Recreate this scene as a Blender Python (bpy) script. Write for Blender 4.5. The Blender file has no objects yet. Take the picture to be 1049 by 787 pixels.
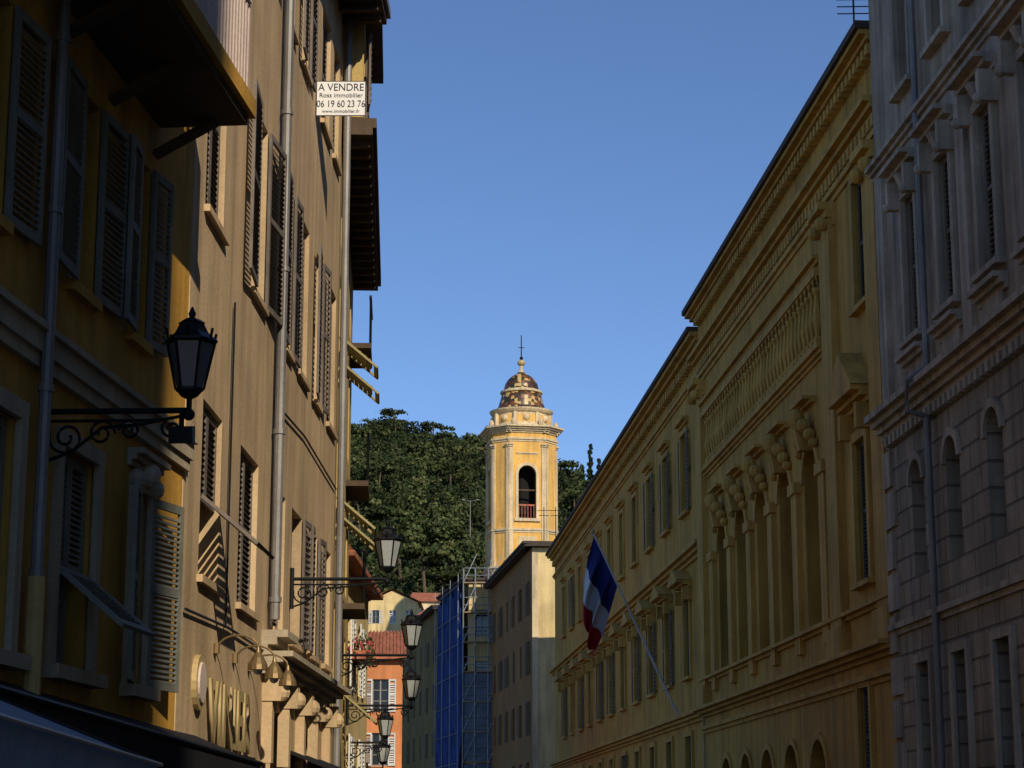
import bpy, math, random
import numpy as np
from mathutils import Vector, Matrix
random.seed(7); rng=np.random.default_rng(5)
C=bpy.context; COL=C.scene.collection

# ------------------------------------------------------------ materials
def mat(name,col,rough=.85,var=.18,scale=.9,bump=.15,bscale=25,metal=0,streak=0.0,spec=.25,fine=.08):
    m=bpy.data.materials.new(name); m.use_nodes=True; nt=m.node_tree; N=nt.nodes; L=nt.links
    b=N['Principled BSDF']; b.inputs['Roughness'].default_value=rough; b.inputs['Metallic'].default_value=metal
    b.inputs['Specular IOR Level'].default_value=spec
    tc=N.new('ShaderNodeTexCoord')
    n1=N.new('ShaderNodeTexNoise'); n1.inputs['Scale'].default_value=scale; n1.inputs['Detail'].default_value=4; n1.inputs['Roughness'].default_value=.65
    L.new(tc.outputs['Object'],n1.inputs['Vector'])
    mr=N.new('ShaderNodeMapRange'); mr.inputs['From Min'].default_value=.3; mr.inputs['From Max'].default_value=.7
    mr.inputs['To Min'].default_value=1-var; mr.inputs['To Max'].default_value=1+var
    L.new(n1.outputs['Fac'],mr.inputs['Value']); val=mr.outputs['Result']
    n2=N.new('ShaderNodeTexNoise'); n2.inputs['Scale'].default_value=bscale; n2.inputs['Detail'].default_value=2
    L.new(tc.outputs['Object'],n2.inputs['Vector'])
    if fine:
        mr2=N.new('ShaderNodeMapRange'); mr2.inputs['From Min'].default_value=.3; mr2.inputs['From Max'].default_value=.7
        mr2.inputs['To Min'].default_value=1-fine; mr2.inputs['To Max'].default_value=1+fine
        L.new(n2.outputs['Fac'],mr2.inputs['Value'])
        mu=N.new('ShaderNodeMath'); mu.operation='MULTIPLY'; L.new(val,mu.inputs[0]); L.new(mr2.outputs['Result'],mu.inputs[1]); val=mu.outputs[0]
    if streak:
        mp=N.new('ShaderNodeMapping'); mp.inputs['Scale'].default_value=(3.2,3.2,.22); L.new(tc.outputs['Object'],mp.inputs['Vector'])
        n3=N.new('ShaderNodeTexNoise'); n3.inputs['Scale'].default_value=1.0; n3.inputs['Detail'].default_value=3; n3.inputs['Roughness'].default_value=.6
        L.new(mp.outputs[0],n3.inputs['Vector'])
        mr3=N.new('ShaderNodeMapRange'); mr3.inputs['From Min'].default_value=.42; mr3.inputs['From Max'].default_value=.72
        mr3.inputs['To Min'].default_value=1.0; mr3.inputs['To Max'].default_value=1-streak
        L.new(n3.outputs['Fac'],mr3.inputs['Value'])
        mu=N.new('ShaderNodeMath'); mu.operation='MULTIPLY'; L.new(val,mu.inputs[0]); L.new(mr3.outputs['Result'],mu.inputs[1]); val=mu.outputs[0]
    vm=N.new('ShaderNodeVectorMath'); vm.operation='SCALE'; vm.inputs[0].default_value=col[:3]; L.new(val,vm.inputs['Scale'])
    L.new(vm.outputs[0],b.inputs['Base Color'])
    if bump:
        bp=N.new('ShaderNodeBump'); bp.inputs['Strength'].default_value=bump; bp.inputs['Distance'].default_value=.03
        L.new(n2.outputs['Fac'],bp.inputs['Height']); L.new(bp.outputs[0],b.inputs['Normal'])
    return m

def blockmat(name,col,bw,bh,mortar=.03,c2=(.9,.89,.88,1)):
    m=mat(name,col,streak=.45,var=.22); nt=m.node_tree; N=nt.nodes; L=nt.links; b=N['Principled BSDF']
    tc=N.new('ShaderNodeTexCoord'); sp=N.new('ShaderNodeSeparateXYZ'); cb=N.new('ShaderNodeCombineXYZ')
    L.new(tc.outputs['Object'],sp.inputs[0]); L.new(sp.outputs['Y'],cb.inputs['X']); L.new(sp.outputs['Z'],cb.inputs['Y'])
    br=N.new('ShaderNodeTexBrick'); L.new(cb.outputs[0],br.inputs['Vector'])
    br.inputs['Color1'].default_value=(1,1,1,1); br.inputs['Color2'].default_value=c2; br.inputs['Mortar'].default_value=(.5,.49,.48,1)
    br.inputs['Scale'].default_value=1; br.inputs['Brick Width'].default_value=bw; br.inputs['Row Height'].default_value=bh; br.inputs['Mortar Size'].default_value=mortar
    br.inputs['Mortar Smooth'].default_value=.5
    src=b.inputs['Base Color'].links[0].from_socket
    mx=N.new('ShaderNodeMix'); mx.data_type='RGBA'; mx.blend_type='MULTIPLY'; mx.inputs[0].default_value=1
    L.new(src,mx.inputs[6]); L.new(br.outputs['Color'],mx.inputs[7]); L.new(mx.outputs[2],b.inputs['Base Color'])
    bp=N.new('ShaderNodeBump'); bp.inputs['Strength'].default_value=.8; bp.inputs['Distance'].default_value=.04; bp.invert=True
    L.new(br.outputs['Fac'],bp.inputs['Height']); L.new(b.inputs['Normal'].links[0].from_socket,bp.inputs['Normal']); L.new(bp.outputs[0],b.inputs['Normal'])
    return m

M={}
M['ochre']=mat('ochre_stucco',(.53,.29,.05),streak=.35,var=.22)
M['ochre_trim']=mat('pale_trim',(.43,.36,.25),streak=.3)
M['tan']=mat('tan_stucco',(.58,.42,.24),streak=.32,var=.2,scale=.5)
M['tan2']=mat('yellow_stucco',(.53,.38,.14),streak=.35)
M['brown']=mat('weathered_wood',(.10,.07,.045),streak=.3)
M['shut_g']=mat('grey_green_shutter',(.20,.20,.165),rough=.65,var=.2,scale=3,bump=.05,streak=.25)
M['shut_b']=mat('brown_shutter',(.175,.145,.12),rough=.65,var=.25,scale=3,bump=.05,streak=.3)
M['shut_blue']=mat('blue_grey_shutter',(.085,.11,.115),rough=.6,var=.2,bump=.03)
M['shut_w']=mat('white_shutter',(.6,.6,.56),rough=.6,var=.1,bump=.03)
M['shut_y']=mat('yellow_shutter',(.32,.27,.12),rough=.6,var=.2,bump=.03)
M['Ry']=mat('court_yellow_stucco',(.50,.29,.055),streak=.4,scale=.5,var=.22)
M['Rtrim']=mat('court_ochre_trim',(.53,.32,.075),streak=.35,scale=1)
M['stone']=blockmat('grey_ashlar',(.36,.295,.215),1.1,.42,.028)
M['stone_s']=mat('grey_render',(.38,.315,.23),streak=.55,var=.25)
M['stone_t']=mat('grey_stone_trim',(.44,.37,.28),streak=.5,var=.25)
M['glass']=mat('dark_window_glass',(.018,.022,.026),rough=.12,var=.1,bump=0,spec=.6,fine=0)
M['frame']=mat('window_frame_paint',(.26,.25,.22),rough=.6,var=.1,bump=.03)
M['dark']=mat('interior_shade',(.012,.011,.010),rough=.9,var=.1,bump=0)
M['zinc']=mat('zinc_pipe',(.23,.22,.21),rough=.5,metal=.3,var=.25,bump=.02,streak=.3)
M['pipey']=mat('painted_pipe',(.36,.26,.11),rough=.5,var=.25,bump=.02,streak=.3)
M['iron']=mat('black_iron',(.015,.016,.017),rough=.45,metal=.5,var=.2,bump=.02)
M['lampglass']=mat('frosted_lamp_glass',(.33,.35,.34),rough=.25,var=.1,bump=0,spec=.5)
M['smoke']=mat('smoked_glass',(.10,.11,.115),rough=.15,var=.1,bump=0,spec=.6)
M['gold']=mat('gilded_letter',(.50,.38,.18),rough=.5,metal=.2,var=.15,bump=.02)
M['brass']=mat('aged_brass',(.22,.15,.07),rough=.45,metal=.5,var=.2,bump=.02)
M['tower']=mat('tower_yellow',(.76,.45,.12),streak=.3,var=.15,scale=.35,bscale=6)
M['cream']=mat('tower_cream',(.66,.53,.33),streak=.35,scale=.6,bscale=6)
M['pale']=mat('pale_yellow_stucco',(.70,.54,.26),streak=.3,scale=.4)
M['ochre_shaded']=mat('shaded_ochre_stucco',(.29,.155,.05),streak=.3,scale=.4)  # corner building's side wall; its shade is put into the darker ochre
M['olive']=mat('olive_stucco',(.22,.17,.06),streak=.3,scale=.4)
M['orange']=mat('salmon_stucco',(.64,.25,.10),streak=.25,scale=.6)
M['tile']=mat('terracotta_tile',(.36,.13,.07),var=.35,scale=3,bump=.6,bscale=4,fine=.3)
M['roofdark']=mat('dark_roof',(.07,.055,.045),var=.2)
M['net']=mat('blue_scaffold_net',(.018,.055,.22),rough=.7,var=.35,scale=.9,bump=.5,bscale=3,streak=.4)
M['netg']=mat('grey_scaffold_net',(.12,.15,.20),rough=.8,var=.3,scale=1)
M['steel']=mat('scaffold_steel',(.30,.31,.32),rough=.45,metal=.6,var=.2)
M['wood']=mat('scaffold_plank',(.30,.22,.13),var=.3,scale=2)
M['asphalt']=mat('asphalt',(.05,.05,.052),var=.2,scale=.5,bscale=60,bump=.3)
M['paving']=mat('paving',(.22,.20,.18),var=.2,scale=1)
M['paint']=mat('road_paint',(.7,.7,.68),var=.15,scale=4)
M['earth']=mat('earth',(.13,.11,.07),var=.3,scale=.02)
M['signw']=mat('sign_white',(.80,.80,.78),rough=.5,var=.04,bump=0,fine=0)
M['signk']=mat('sign_ink',(.02,.02,.03),rough=.5,var=0,bump=0,fine=0)
M['fblue']=mat('flag_blue',(.012,.02,.12),rough=.8,var=.1,bump=.05)
M['fwhite']=mat('flag_white',(.52,.52,.56),rough=.8,var=.05,bump=.05)
M['fred']=mat('flag_red',(.38,.012,.02),rough=.8,var=.1,bump=.05)
M['alu']=mat('white_pole',(.50,.48,.46),rough=.4,var=.1,bump=0)
M['awn_blue']=mat('blue_grey_awning',(.26,.33,.42),rough=.75,var=.12,scale=2,bump=.05)
M['awn_black']=mat('black_awning',(.012,.012,.014),rough=.8,var=.2,bump=.05)
M['bal_white']=mat('railing_paint',(.62,.50,.43),rough=.6,var=.15,bump=.03)
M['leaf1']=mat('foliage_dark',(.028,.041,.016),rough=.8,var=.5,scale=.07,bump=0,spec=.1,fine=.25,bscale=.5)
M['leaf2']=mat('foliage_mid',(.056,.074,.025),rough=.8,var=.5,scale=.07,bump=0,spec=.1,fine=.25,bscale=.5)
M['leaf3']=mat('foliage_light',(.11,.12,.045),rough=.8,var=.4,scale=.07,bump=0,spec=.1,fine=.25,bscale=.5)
M['bark']=mat('bark',(.11,.075,.05),var=.2)
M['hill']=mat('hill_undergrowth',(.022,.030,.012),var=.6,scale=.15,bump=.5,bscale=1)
M['flower']=mat('red_flowers',(.42,.04,.07),var=.3,scale=6,bump=0)
# glazed tile
m=bpy.data.materials.new('glazed_tile'); m.use_nodes=True; nt=m.node_tree
tc=nt.nodes.new('ShaderNodeTexCoord'); vo=nt.nodes.new('ShaderNodeTexVoronoi'); vo.inputs['Scale'].default_value=3.0; vo.inputs['Randomness'].default_value=.4
nt.links.new(tc.outputs['Object'],vo.inputs['Vector']); sx=nt.nodes.new('ShaderNodeSeparateColor'); nt.links.new(vo.outputs['Color'],sx.inputs[0])
cr=nt.nodes.new('ShaderNodeValToRGB'); cr.color_ramp.interpolation='CONSTANT'; e=cr.color_ramp.elements
e[0].position=0; e[0].color=(.07,.032,.018,1); e[1].position=.4; e[1].color=(.025,.03,.015,1)
k=e.new(.58); k.color=(.17,.07,.025,1); k=e.new(.74); k.color=(.52,.36,.13,1)
nt.links.new(sx.outputs[0],cr.inputs[0]); b=nt.nodes['Principled BSDF']; nt.links.new(cr.outputs[0],b.inputs['Base Color']); b.inputs['Roughness'].default_value=.4
M['glazed']=m

# ------------------------------------------------------------ mesh builder
class Fac:
    def __init__(s,o,t,n):
        s.o=Vector((o[0],o[1],0)); s.t=Vector((t[0],t[1],0))
        p=Vector((-t[1],t[0],0)).normalized()
        if p.dot(Vector((n[0],n[1],0)))<0: p=-p
        s.n=p
    def P(s,u,d,z): return s.o+s.t*u+s.n*d+Vector((0,0,z))
ID=Fac((0,0),(1,0),(0,1))
class MB:
    def __init__(s,fac=ID): s.f=fac; s.v=[]; s.fc=[]; s.mi=[]; s.ms=[]
    def add(s,pts,faces,m,world=False):
        if m not in s.ms: s.ms.append(m)
        k=s.ms.index(m); b=len(s.v)
        for p in pts: s.v.append(tuple(p) if world else tuple(s.f.P(*p)))
        for f in faces: s.fc.append([i+b for i in f]); s.mi.append(k)
    def hexa(s,o,a,b,c,m):
        o,a,b,c=Vector(o),Vector(a),Vector(b),Vector(c)
        s.add([o,o+a,o+a+b,o+b,o+c,o+a+c,o+a+b+c,o+b+c],[(0,1,2,3),(4,5,6,7),(0,1,5,4),(1,2,6,5),(2,3,7,6),(3,0,4,7)],m)
    def box(s,u0,u1,d0,d1,z0,z1,m): s.hexa((u0,d0,z0),(u1-u0,0,0),(0,d1-d0,0),(0,0,z1-z0),m)
    def quad(s,a,b,c,d,m): s.add([a,b,c,d],[(0,1,2,3)],m)
    def tube(s,pts,r,m,n=6,r2=None):
        P=[s.f.P(*p) for p in pts]; r2=r if r2 is None else r2; out=[]; K=len(P)
        for i,p in enumerate(P):
            t=(P[min(i+1,K-1)]-P[max(i-1,0)]).normalized()
            h=Vector((0,0,1)) if abs(t.z)<.9 else Vector((1,0,0))
            a=t.cross(h).normalized(); b=t.cross(a); rr=r+(r2-r)*i/(K-1)
            for k in range(n): out.append(p+a*rr*math.cos(2*math.pi*k/n)+b*rr*math.sin(2*math.pi*k/n))
        fs=[(i*n+k,i*n+(k+1)%n,(i+1)*n+(k+1)%n,(i+1)*n+k) for i in range(K-1) for k in range(n)]
        fs+=[tuple(range(n)),tuple(range((K-1)*n,K*n))]
        s.add(out,fs,m,True)
    def lathe(s,c,prof,m,n=16,rot=0):
        c=s.f.P(*c); out=[]
        for r,z in prof:
            for k in range(n):
                a=2*math.pi*k/n+rot; out.append(c+Vector((r*math.cos(a),r*math.sin(a),z)))
        K=len(prof)
        fs=[(i*n+k,i*n+(k+1)%n,(i+1)*n+(k+1)%n,(i+1)*n+k) for i in range(K-1) for k in range(n)]
        fs+=[tuple(range(n)),tuple(range((K-1)*n,K*n))]
        s.add(out,fs,m,True)
    def ball(s,c,r,m,n=8,sz=1):
        s.lathe(c,[(max(r*math.sin(math.pi*i/6),.002),-r*sz*math.cos(math.pi*i/6)) for i in range(7)],m,n)
    def wall(s,u0,u1,z0,z1,holes,m,depth=.25,d=0,mr=None):
        us=sorted({u0,u1}|{h[0] for h in holes}|{h[1] for h in holes}); zs=sorted({z0,z1}|{h[2] for h in holes}|{h[3] for h in holes})
        us=[u for u in us if u0<=u<=u1]; zs=[z for z in zs if z0<=z<=z1]
        for i in range(len(us)-1):
            for j in range(len(zs)-1):
                cu=(us[i]+us[i+1])/2; cz=(zs[j]+zs[j+1])/2
                if any(h[0]<cu<h[1] and h[2]<cz<h[3] for h in holes): continue
                s.quad((us[i],d,zs[j]),(us[i+1],d,zs[j]),(us[i+1],d,zs[j+1]),(us[i],d,zs[j+1]),m)
        e=d-depth; mr=mr or m
        for a,b,c,g in holes:
            s.quad((a,d,c),(a,e,c),(a,e,g),(a,d,g),mr); s.quad((b,d,c),(b,e,c),(b,e,g),(b,d,g),mr)
            s.quad((a,d,c),(b,d,c),(b,e,c),(a,e,c),mr); s.quad((a,d,g),(b,d,g),(b,e,g),(a,e,g),mr)
        e=d-depth-.3
        s.quad((u0,d,z0),(u0,e,z0),(u0,e,z1),(u0,d,z1),m); s.quad((u1,d,z0),(u1,e,z0),(u1,e,z1),(u1,d,z1),m)
        s.quad((u0,d,z1),(u1,d,z1),(u1,e,z1),(u0,e,z1),m)
    def window(s,a,b,c,e,dd,rows=3,mf='frame',cols=2):
        mf=M[mf]; s.quad((a,dd,c),(b,dd,c),(b,dd,e),(a,dd,e),M['glass']); f=.05
        s.box(a,a+f,dd+.003,dd+.05,c,e,mf); s.box(b-f,b,dd+.003,dd+.05,c,e,mf)
        s.box(a+f,b-f,dd+.003,dd+.05,c,c+f,mf); s.box(a+f,b-f,dd+.003,dd+.05,e-f,e,mf)
        for k in range(1,cols):
            x=a+(b-a)*k/cols; s.box(x-.03,x+.03,dd+.004,dd+.055,c+f,e-f,mf)
        for k in range(1,rows):
            z=c+(e-c)*k/rows; s.box(a+f,b-f,dd+.005,dd+.04,z-.015,z+.015,mf)
    def shutter(s,o,w,h,wv,hv,m,slat=.055,mid=True):
        o,wv,hv=Vector(o),Vector(wv).normalized(),Vector(hv).normalized(); nv=wv.cross(hv); t=.035; f=.06
        s.hexa(o,wv*f,nv*t,hv*h,m); s.hexa(o+wv*(w-f),wv*f,nv*t,hv*h,m)
        ys=[0,h-f*1.2]+([h*.5] if mid else [])
        for y in ys: s.hexa(o+wv*f+hv*y+nv*.002,wv*(w-2*f),nv*(t-.004),hv*f*1.2,m)
        n=int((h-f)/slat); sv=(hv*.62+nv*.55)*slat*.95
        for k in range(n):
            y=f+k*slat
            if y+slat>h-f: break
            s.hexa(o+wv*f+hv*y+nv*.001,wv*(w-2*f),sv,nv*.004+hv*-.006,m)
    def bay(s,a,b,c,e,kind,m,sw=None,depth=.25,slat=.055,ang=None,rows=3,d=0):
        s.window(a,b,c,e,d-depth,rows); H=e-c; m=M[m]
        if sw is None: sw=(b-a)/2
        A=lambda: math.radians(ang if ang is not None else random.uniform(1,6))
        if kind=='open':
            for x,sg in ((a,-1),(b,1)):
                q=A(); s.shutter((x,d+.05,c),sw,H,(sg*math.cos(q),math.sin(q),0),(0,0,1),m,slat)
        elif kind=='closed':
            s.shutter((a+.01,d-.06,c+.01),(b-a)/2-.015,H-.02,(1,0,0),(0,0,1),m,slat)
            s.shutter(((a+b)/2+.005,d-.06,c+.01),(b-a)/2-.015,H-.02,(1,0,0),(0,0,1),m,slat)
        elif kind=='flap':
            h2=H*.55
            for x in (a+.01,(a+b)/2+.005):
                s.shutter((x,d-.05,e-h2),(b-a)/2-.015,h2-.01,(1,0,0),(0,0,1),m,slat,False)
            q=math.radians(50); L=H*.42
            s.shutter((a+.01,d+.0,e-h2-.02),(b-a)-.02,L,(1,0,0),(0,math.sin(q),-math.cos(q)),m,slat,False)
        elif kind=='half':
            s.shutter((a+.01,d-.06,c+.01),(b-a)/2-.015,H-.02,(1,0,0),(0,0,1),m,slat)
            q=A(); s.shutter((b,d+.05,c),sw,H,(math.cos(q),math.sin(q),0),(0,0,1),m,slat)
    def surround(s,a,b,c,e,w,out,m,sill=True,d=0):
        m=M[m]
        s.box(a-w,a,d-.02,d+out,c,e,m); s.box(b,b+w,d-.02,d+out,c,e,m); s.box(a-w,b+w,d-.02,d+out,e,e+w,m)
        if sill: s.box(a-w-.05,b+w+.05,d-.02,d+out+.08,c-.1,c,m)
    def cornice(s,u0,u1,z0,z1,out,m,steps=3,d=0):
        for k in range(steps):
            a=z0+(z1-z0)*k/steps; b=z0+(z1-z0)*(k+1)/steps; o=out*((k+1)/steps)**1.3
            s.box(u0-.001*k,u1+.001*k,d-.02,d+o,a,b,M[m])
    def dentils(s,u0,u1,z0,z1,sp,w,out,m,d=0):
        n=int((u1-u0)/sp)
        for k in range(n): s.box(u0+k*sp,u0+k*sp+w,d-.01,d+out,z0,z1,M[m])
    def arch(s,a,b,zs,zt,m,depth=.25,d=0,ring=0,rm=None,n=12,out=.06):
        c=(a+b)/2; r=(b-a)/2; m=M[m]; pts=[]
        rz=zt-zs
        for k in range(n+1):
            t=math.pi*k/n; pts.append((c-r*math.cos(t),zs+rz*math.sin(t)))
        for k in range(n):
            (x0,y0),(x1,y1)=pts[k],pts[k+1]
            s.quad((x0,d,y0),(x1,d,y1),(x1,d,zt+.001),(x0,d,zt+.001),m)
            s.quad((x0,d,y0),(x1,d,y1),(x1,d-depth+.01,y1),(x0,d-depth+.01,y0),m)
        if ring:
            mm=M[rm]
            for k in range(n):
                t0=math.pi*k/n; t1=math.pi*(k+1)/n; R=r+ring; Z=rz+ring
                q=[(c-r*math.cos(t0),zs+rz*math.sin(t0)),(c-r*math.cos(t1),zs+rz*math.sin(t1)),(c-R*math.cos(t1),zs+Z*math.sin(t1)),(c-R*math.cos(t0),zs+Z*math.sin(t0))]
                P=[(x,d-.01,z) for x,z in q]+[(x,d+out,z) for x,z in q]
                s.add(P,[(4,5,6,7),(0,1,5,4),(1,2,6,5),(2,3,7,6),(3,0,4,7)],mm)
    def build(s,name,parent=None,smooth=False):
        me=bpy.data.meshes.new(name); me.from_pydata(s.v,[],s.fc)
        for m in s.ms: me.materials.append(m)
        me.polygons.foreach_set('material_index',s.mi)
        if smooth: me.polygons.foreach_set('use_smooth',[True]*len(s.fc))
        me.update(); ob=bpy.data.objects.new(name,me); COL.objects.link(ob)
        if parent: ob.parent=parent
        return ob
def empty(name):
    e=bpy.data.objects.new(name,None); e.empty_display_size=.3; COL.objects.link(e); return e

# ------------------------------------------------------------ ground
g=MB(); g.quad((-3000,-3000,-.01),(3000,-3000,-.01),(3000,4000,-.01),(-3000,4000,-.01),M['earth']); g.build('ground')
g=MB(); g.quad((-2.4,-60,.0),(6.5,-60,0),(1.0,160,0),(-4.0,160,0),M['asphalt']); g.build('road')
for nm,xs in (('pavement',((-6,-2.4),(-12,-4.0))),('pavement',((6.5,12),(1.0,9)))):
    g=MB(); (a,b),(c,d)=xs
    g.add([(a,-60,0),(b,-60,0),(d,160,0),(c,160,0),(a,-60,.13),(b,-60,.13),(d,160,.13),(c,160,.13)],[(4,5,6,7),(0,1,5,4),(1,2,6,5),(2,3,7,6),(3,0,4,7)],M['paving'])
    g.build(nm)
g=MB()
for k in range(12): g.quad((2.0-.02*k*6,-20+k*8,.004),(2.12-.02*k*6,-20+k*8,.004),(2.12-.02*k*6,-17+k*8,.004),(2.0-.02*k*6,-17+k*8,.004),M['paint'])
g.build('road_marking')

# ------------------------------------------------------------ left ochre building (L1)
F1=Fac((-4.645,0),(.091,1),(1,0)); B=empty('ochre_building'); mb=MB(F1)
up=[(11.0,11.8),(12.5,13.25),(14.75,15.35),(16.35,16.85)]
lo=[(11.0,11.9),(13.0,13.75),(14.72,15.6),(16.7,17.15)]
holes=[(a,b,5.6,7.15) for a,b in up]+[(a,b,2.75,4.35) for a,b in lo]+[(a,b,8.3,10.2) for a,b in up]
mb.wall(6,18.3,0,12,holes,M['ochre'],.22); mb.box(6,18.3,-9,-.5,0,12,M['ochre'])
mb.build('walls',B)
mb=MB(F1)
for a,b in up:
    mb.bay(a,b,5.6,7.15,'open','shut_g',sw=.6 if b<16 else .45,depth=.22,slat=.05,ang=random.uniform(3,10)); mb.bay(a,b,8.3,10.2,'open','shut_g',sw=.6,depth=.22)
    mb.box(a-.06,b+.06,-.01,.07,5.52,5.6,M['ochre'])
mb.bay(*lo[0],2.75,4.35,'closed','shut_g',depth=.22); mb.bay(*lo[1],2.75,4.35,'closed','shut_g',depth=.22)
mb.surround(*lo[1],2.75,4.35,.13,.05,'ochre_trim')
mb.bay(*lo[2],2.75,4.35,'flap','shut_g',depth=.22,slat=.045); mb.surround(*lo[2],2.75,4.35,.12,.05,'ochre_trim')
mb.bay(*lo[3],2.75,4.35,'open','shut_g',sw=.6,depth=.22,ang=12,slat=.045); mb.surround(*lo[3],2.75,4.35,.12,.05,'ochre_trim')
a,b=lo[3]
mb.cornice(a-.2,b+.2,4.52,4.66,.14,'ochre_trim'); mb.ball(((a+b)/2,.05,4.5),.12,M['ochre_trim']); mb.ball((a-.06,.04,4.42),.09,M['ochre_trim']); mb.ball((b+.06,.04,4.42),.09,M['ochre_trim'])
mb.build('windows',B)
mb=MB(F1); mb.box(6,18.36,-.02,.05,4.78,4.88,M['ochre_trim']); mb.box(6,18.37,-.02,.08,4.88,5.03,M['ochre_trim']); mb.box(6,18.38,-.02,.12,5.03,5.08,M['ochre_trim']); mb.build('string_course',B)
mb=MB(F1); mb.tube([(14.05,.1,12),(14.05,.1,3.3)],.045,M['zinc'],10); mb.tube([(14.05,.1,3.3),(14.05,.1,.1)],.065,M['tan2'],10)
for z in (3.3,4.6,5.9,7.2): mb.tube([(14.05,.1,z),(14.05,.1,z+.05)],.058,M['zinc'],10)
mb.build('drainpipe',B)
# balcony
mb=MB(F1); mb.box(11.0,17.1,-.02,.78,7.62,7.7,M['brown']); mb.box(11.0,17.16,-.02,.84,7.7,7.86,M['ochre'])
for k in range(5): mb.hexa((11.5+k*1.35,-.02,7.3),(.16,0,0),(0,.55,.3),(0,0,.04),M['brown'])
for k in range(56): mb.box(11.05+k*.11,11.10+k*.11,.74,.77,7.86,8.75,M['bal_white'])
for k in range(7): mb.box(17.05,17.08,.05+k*.11,.10+k*.11,7.86,8.75,M['bal_white'])
mb.box(11,17.1,.72,.79,8.75,8.80,M['bal_white']); mb.box(17.03,17.1,-.02,.72,8.75,8.80,M['bal_white']); mb.build('balcony',B)
mb=MB(F1); mb.box(5.8,18.3,-9.2,.5,12.0,12.2,M['brown']); mb.build('roof',B)

# shop awnings
B=empty('shop_awning'); mb=MB(F1)
mb.add([(6,0,2.6),(11.6,0,2.6),(11.6,1.65,1.95),(6,1.95,2.12),(11.6,1.66,1.62),(6,1.96,1.75)],[(0,1,2,3),(3,2,4,5)],M['awn_blue'])
mb.tube([(6,1.97,2.12),(11.6,1.67,1.95)],.012,M['alu']); mb.tube([(11.6,0,2.6),(11.6,1.66,1.95)],.012,M['iron'])
mb.build('canvas',B)
B=empty('shop_awning'); mb=MB(F1)
mb.add([(11.7,0,2.62),(19.4,-.12,2.48),(19.4,.55,2.2),(11.7,.55,2.42),(19.4,.56,1.9),(11.7,.56,2.05)],[(0,1,2,3),(3,2,4,5),(1,2,4)],M['awn_black'])
mb.tube([(11.7,.56,2.42),(19.4,.56,2.2)],.02,M['iron']); mb.build('canvas',B)

# ------------------------------------------------------------ left tan building (L2)
F2=Fac((-3.35,0),(.0202,1),(1,0)); B=empty('tan_building'); mb=MB(F2)
r3=[(19.0,20.1,'closed',0),(22.05,23.05,'open',.82),(24.85,25.5,'open',.55),(26.2,27.25,'closed',0),(28.15,28.75,'open',.48),(29.75,30.8,'closed',0)]
r2=[(19.25,20.4,'flap',0),(21.65,23.0,'closed',0),(24.3,25.4,'closed',0),(26.05,27.1,'half',.5),(28.0,28.9,'open',.42),(29.8,30.7,'closed',0)]
r4=[(19.2,20.1,'closed',0),(22.1,23.1,'open',.6),(24.3,25.2,'closed',0),(26.0,26.7,'open',.5),(28.3,29.4,'closed',0),(29.9,30.7,'closed',0)]
holes=[(a,b,7.5,9.65) for a,b,_,_ in r3]+[(a,b,3.95,5.65) for a,b,_,_ in r2]+[(a,b,11.7,13.5) for a,b,_,_ in r4]
holes+=[(19.4,22.6,.2,2.3),(24.2,25.6,.1,3.0),(27.2,29.6,.1,3.0)]
mb.wall(18.35,31.15,0,14.4,holes,M['tan'],.32); mb.box(18.35,31.15,-10,-.62,0,14.4,M['tan']); mb.build('walls',B)
mb=MB(F2)
for rr,z0,z1 in ((r3,7.5,9.65),(r2,3.95,5.65),(r4,11.7,13.5)):
    for a,b,k,sw in rr:
        mb.bay(a,b,z0,z1,k,'shut_b',sw=sw or None,depth=.32,slat=.06 if a<25 else .08)
        mb.box(a-.06,b+.06,-.01,.06,z0-.07,z0,M['tan'])
for a,b,c,e in holes[-3:]: mb.window(a,b,c,e,-.32,2)
mb.build('windows',B)
mb=MB(F2); mb.tube([(23.95,.1,14.3),(23.95,.1,4.0)],.06,M['zinc'],10)
for z in (4.2,6.2,8.2,10.2,12.2): mb.tube([(23.95,.1,z),(23.95,.1,z+.06)],.075,M['zinc'],10)
mb.tube([(31.05,.1,14.3),(31.05,.1,1)],.06,M['zinc'],10)
mb.tube([(24.0,.03,6.6),(27,.03,6.75),(31,.03,6.7)],.015,M['iron']); mb.tube([(18.5,.03,3.55),(21,.03,3.62),(23.8,.03,3.6)],.014,M['iron']); mb.tube([(20.8,.03,3.6),(20.8,.03,7)],.012,M['iron'])
mb.build('drainpipes',B)
mb=MB(F2); mb.box(18.2,31.35,-10.2,.68,14.4,14.52,M['brown']); mb.box(18.15,31.4,-10.2,.74,14.52,14.66,M['zinc'])
for k in range(26): mb.box(18.4+k*.5,18.52+k*.5,-.02,.62,14.27,14.4,M['brown'])
mb.build('eaves',B)
# portal ledge with corbels, shop door canopy
mb=MB(F2); mb.cornice(23.5,30.4,3.35,3.6,.38,'ochre_trim',4)
for k in range(5):
    u=23.75+k*1.55
    mb.box(u,u+.22,-.02,.22,3.05,3.348,M['tan']); mb.ball((u+.11,.2,3.15),.11,M['tan']); mb.box(u+.02,u+.2,-.02,.12,2.35,3.048,M['tan'])
mb.cornice(23.6,24.6,3.6,3.85,.3,'ochre_trim',3)
mb.hexa((26.2,0,2.55),(4.0,0,0),(0,.75,-.3),(0,0,.04),M['awn_black']); mb.hexa((26.2,.75,2.05),(4.0,0,0),(0,.02,0),(0,0,.24),M['awn_black'])
mb.build('portal_ledge',B)
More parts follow.
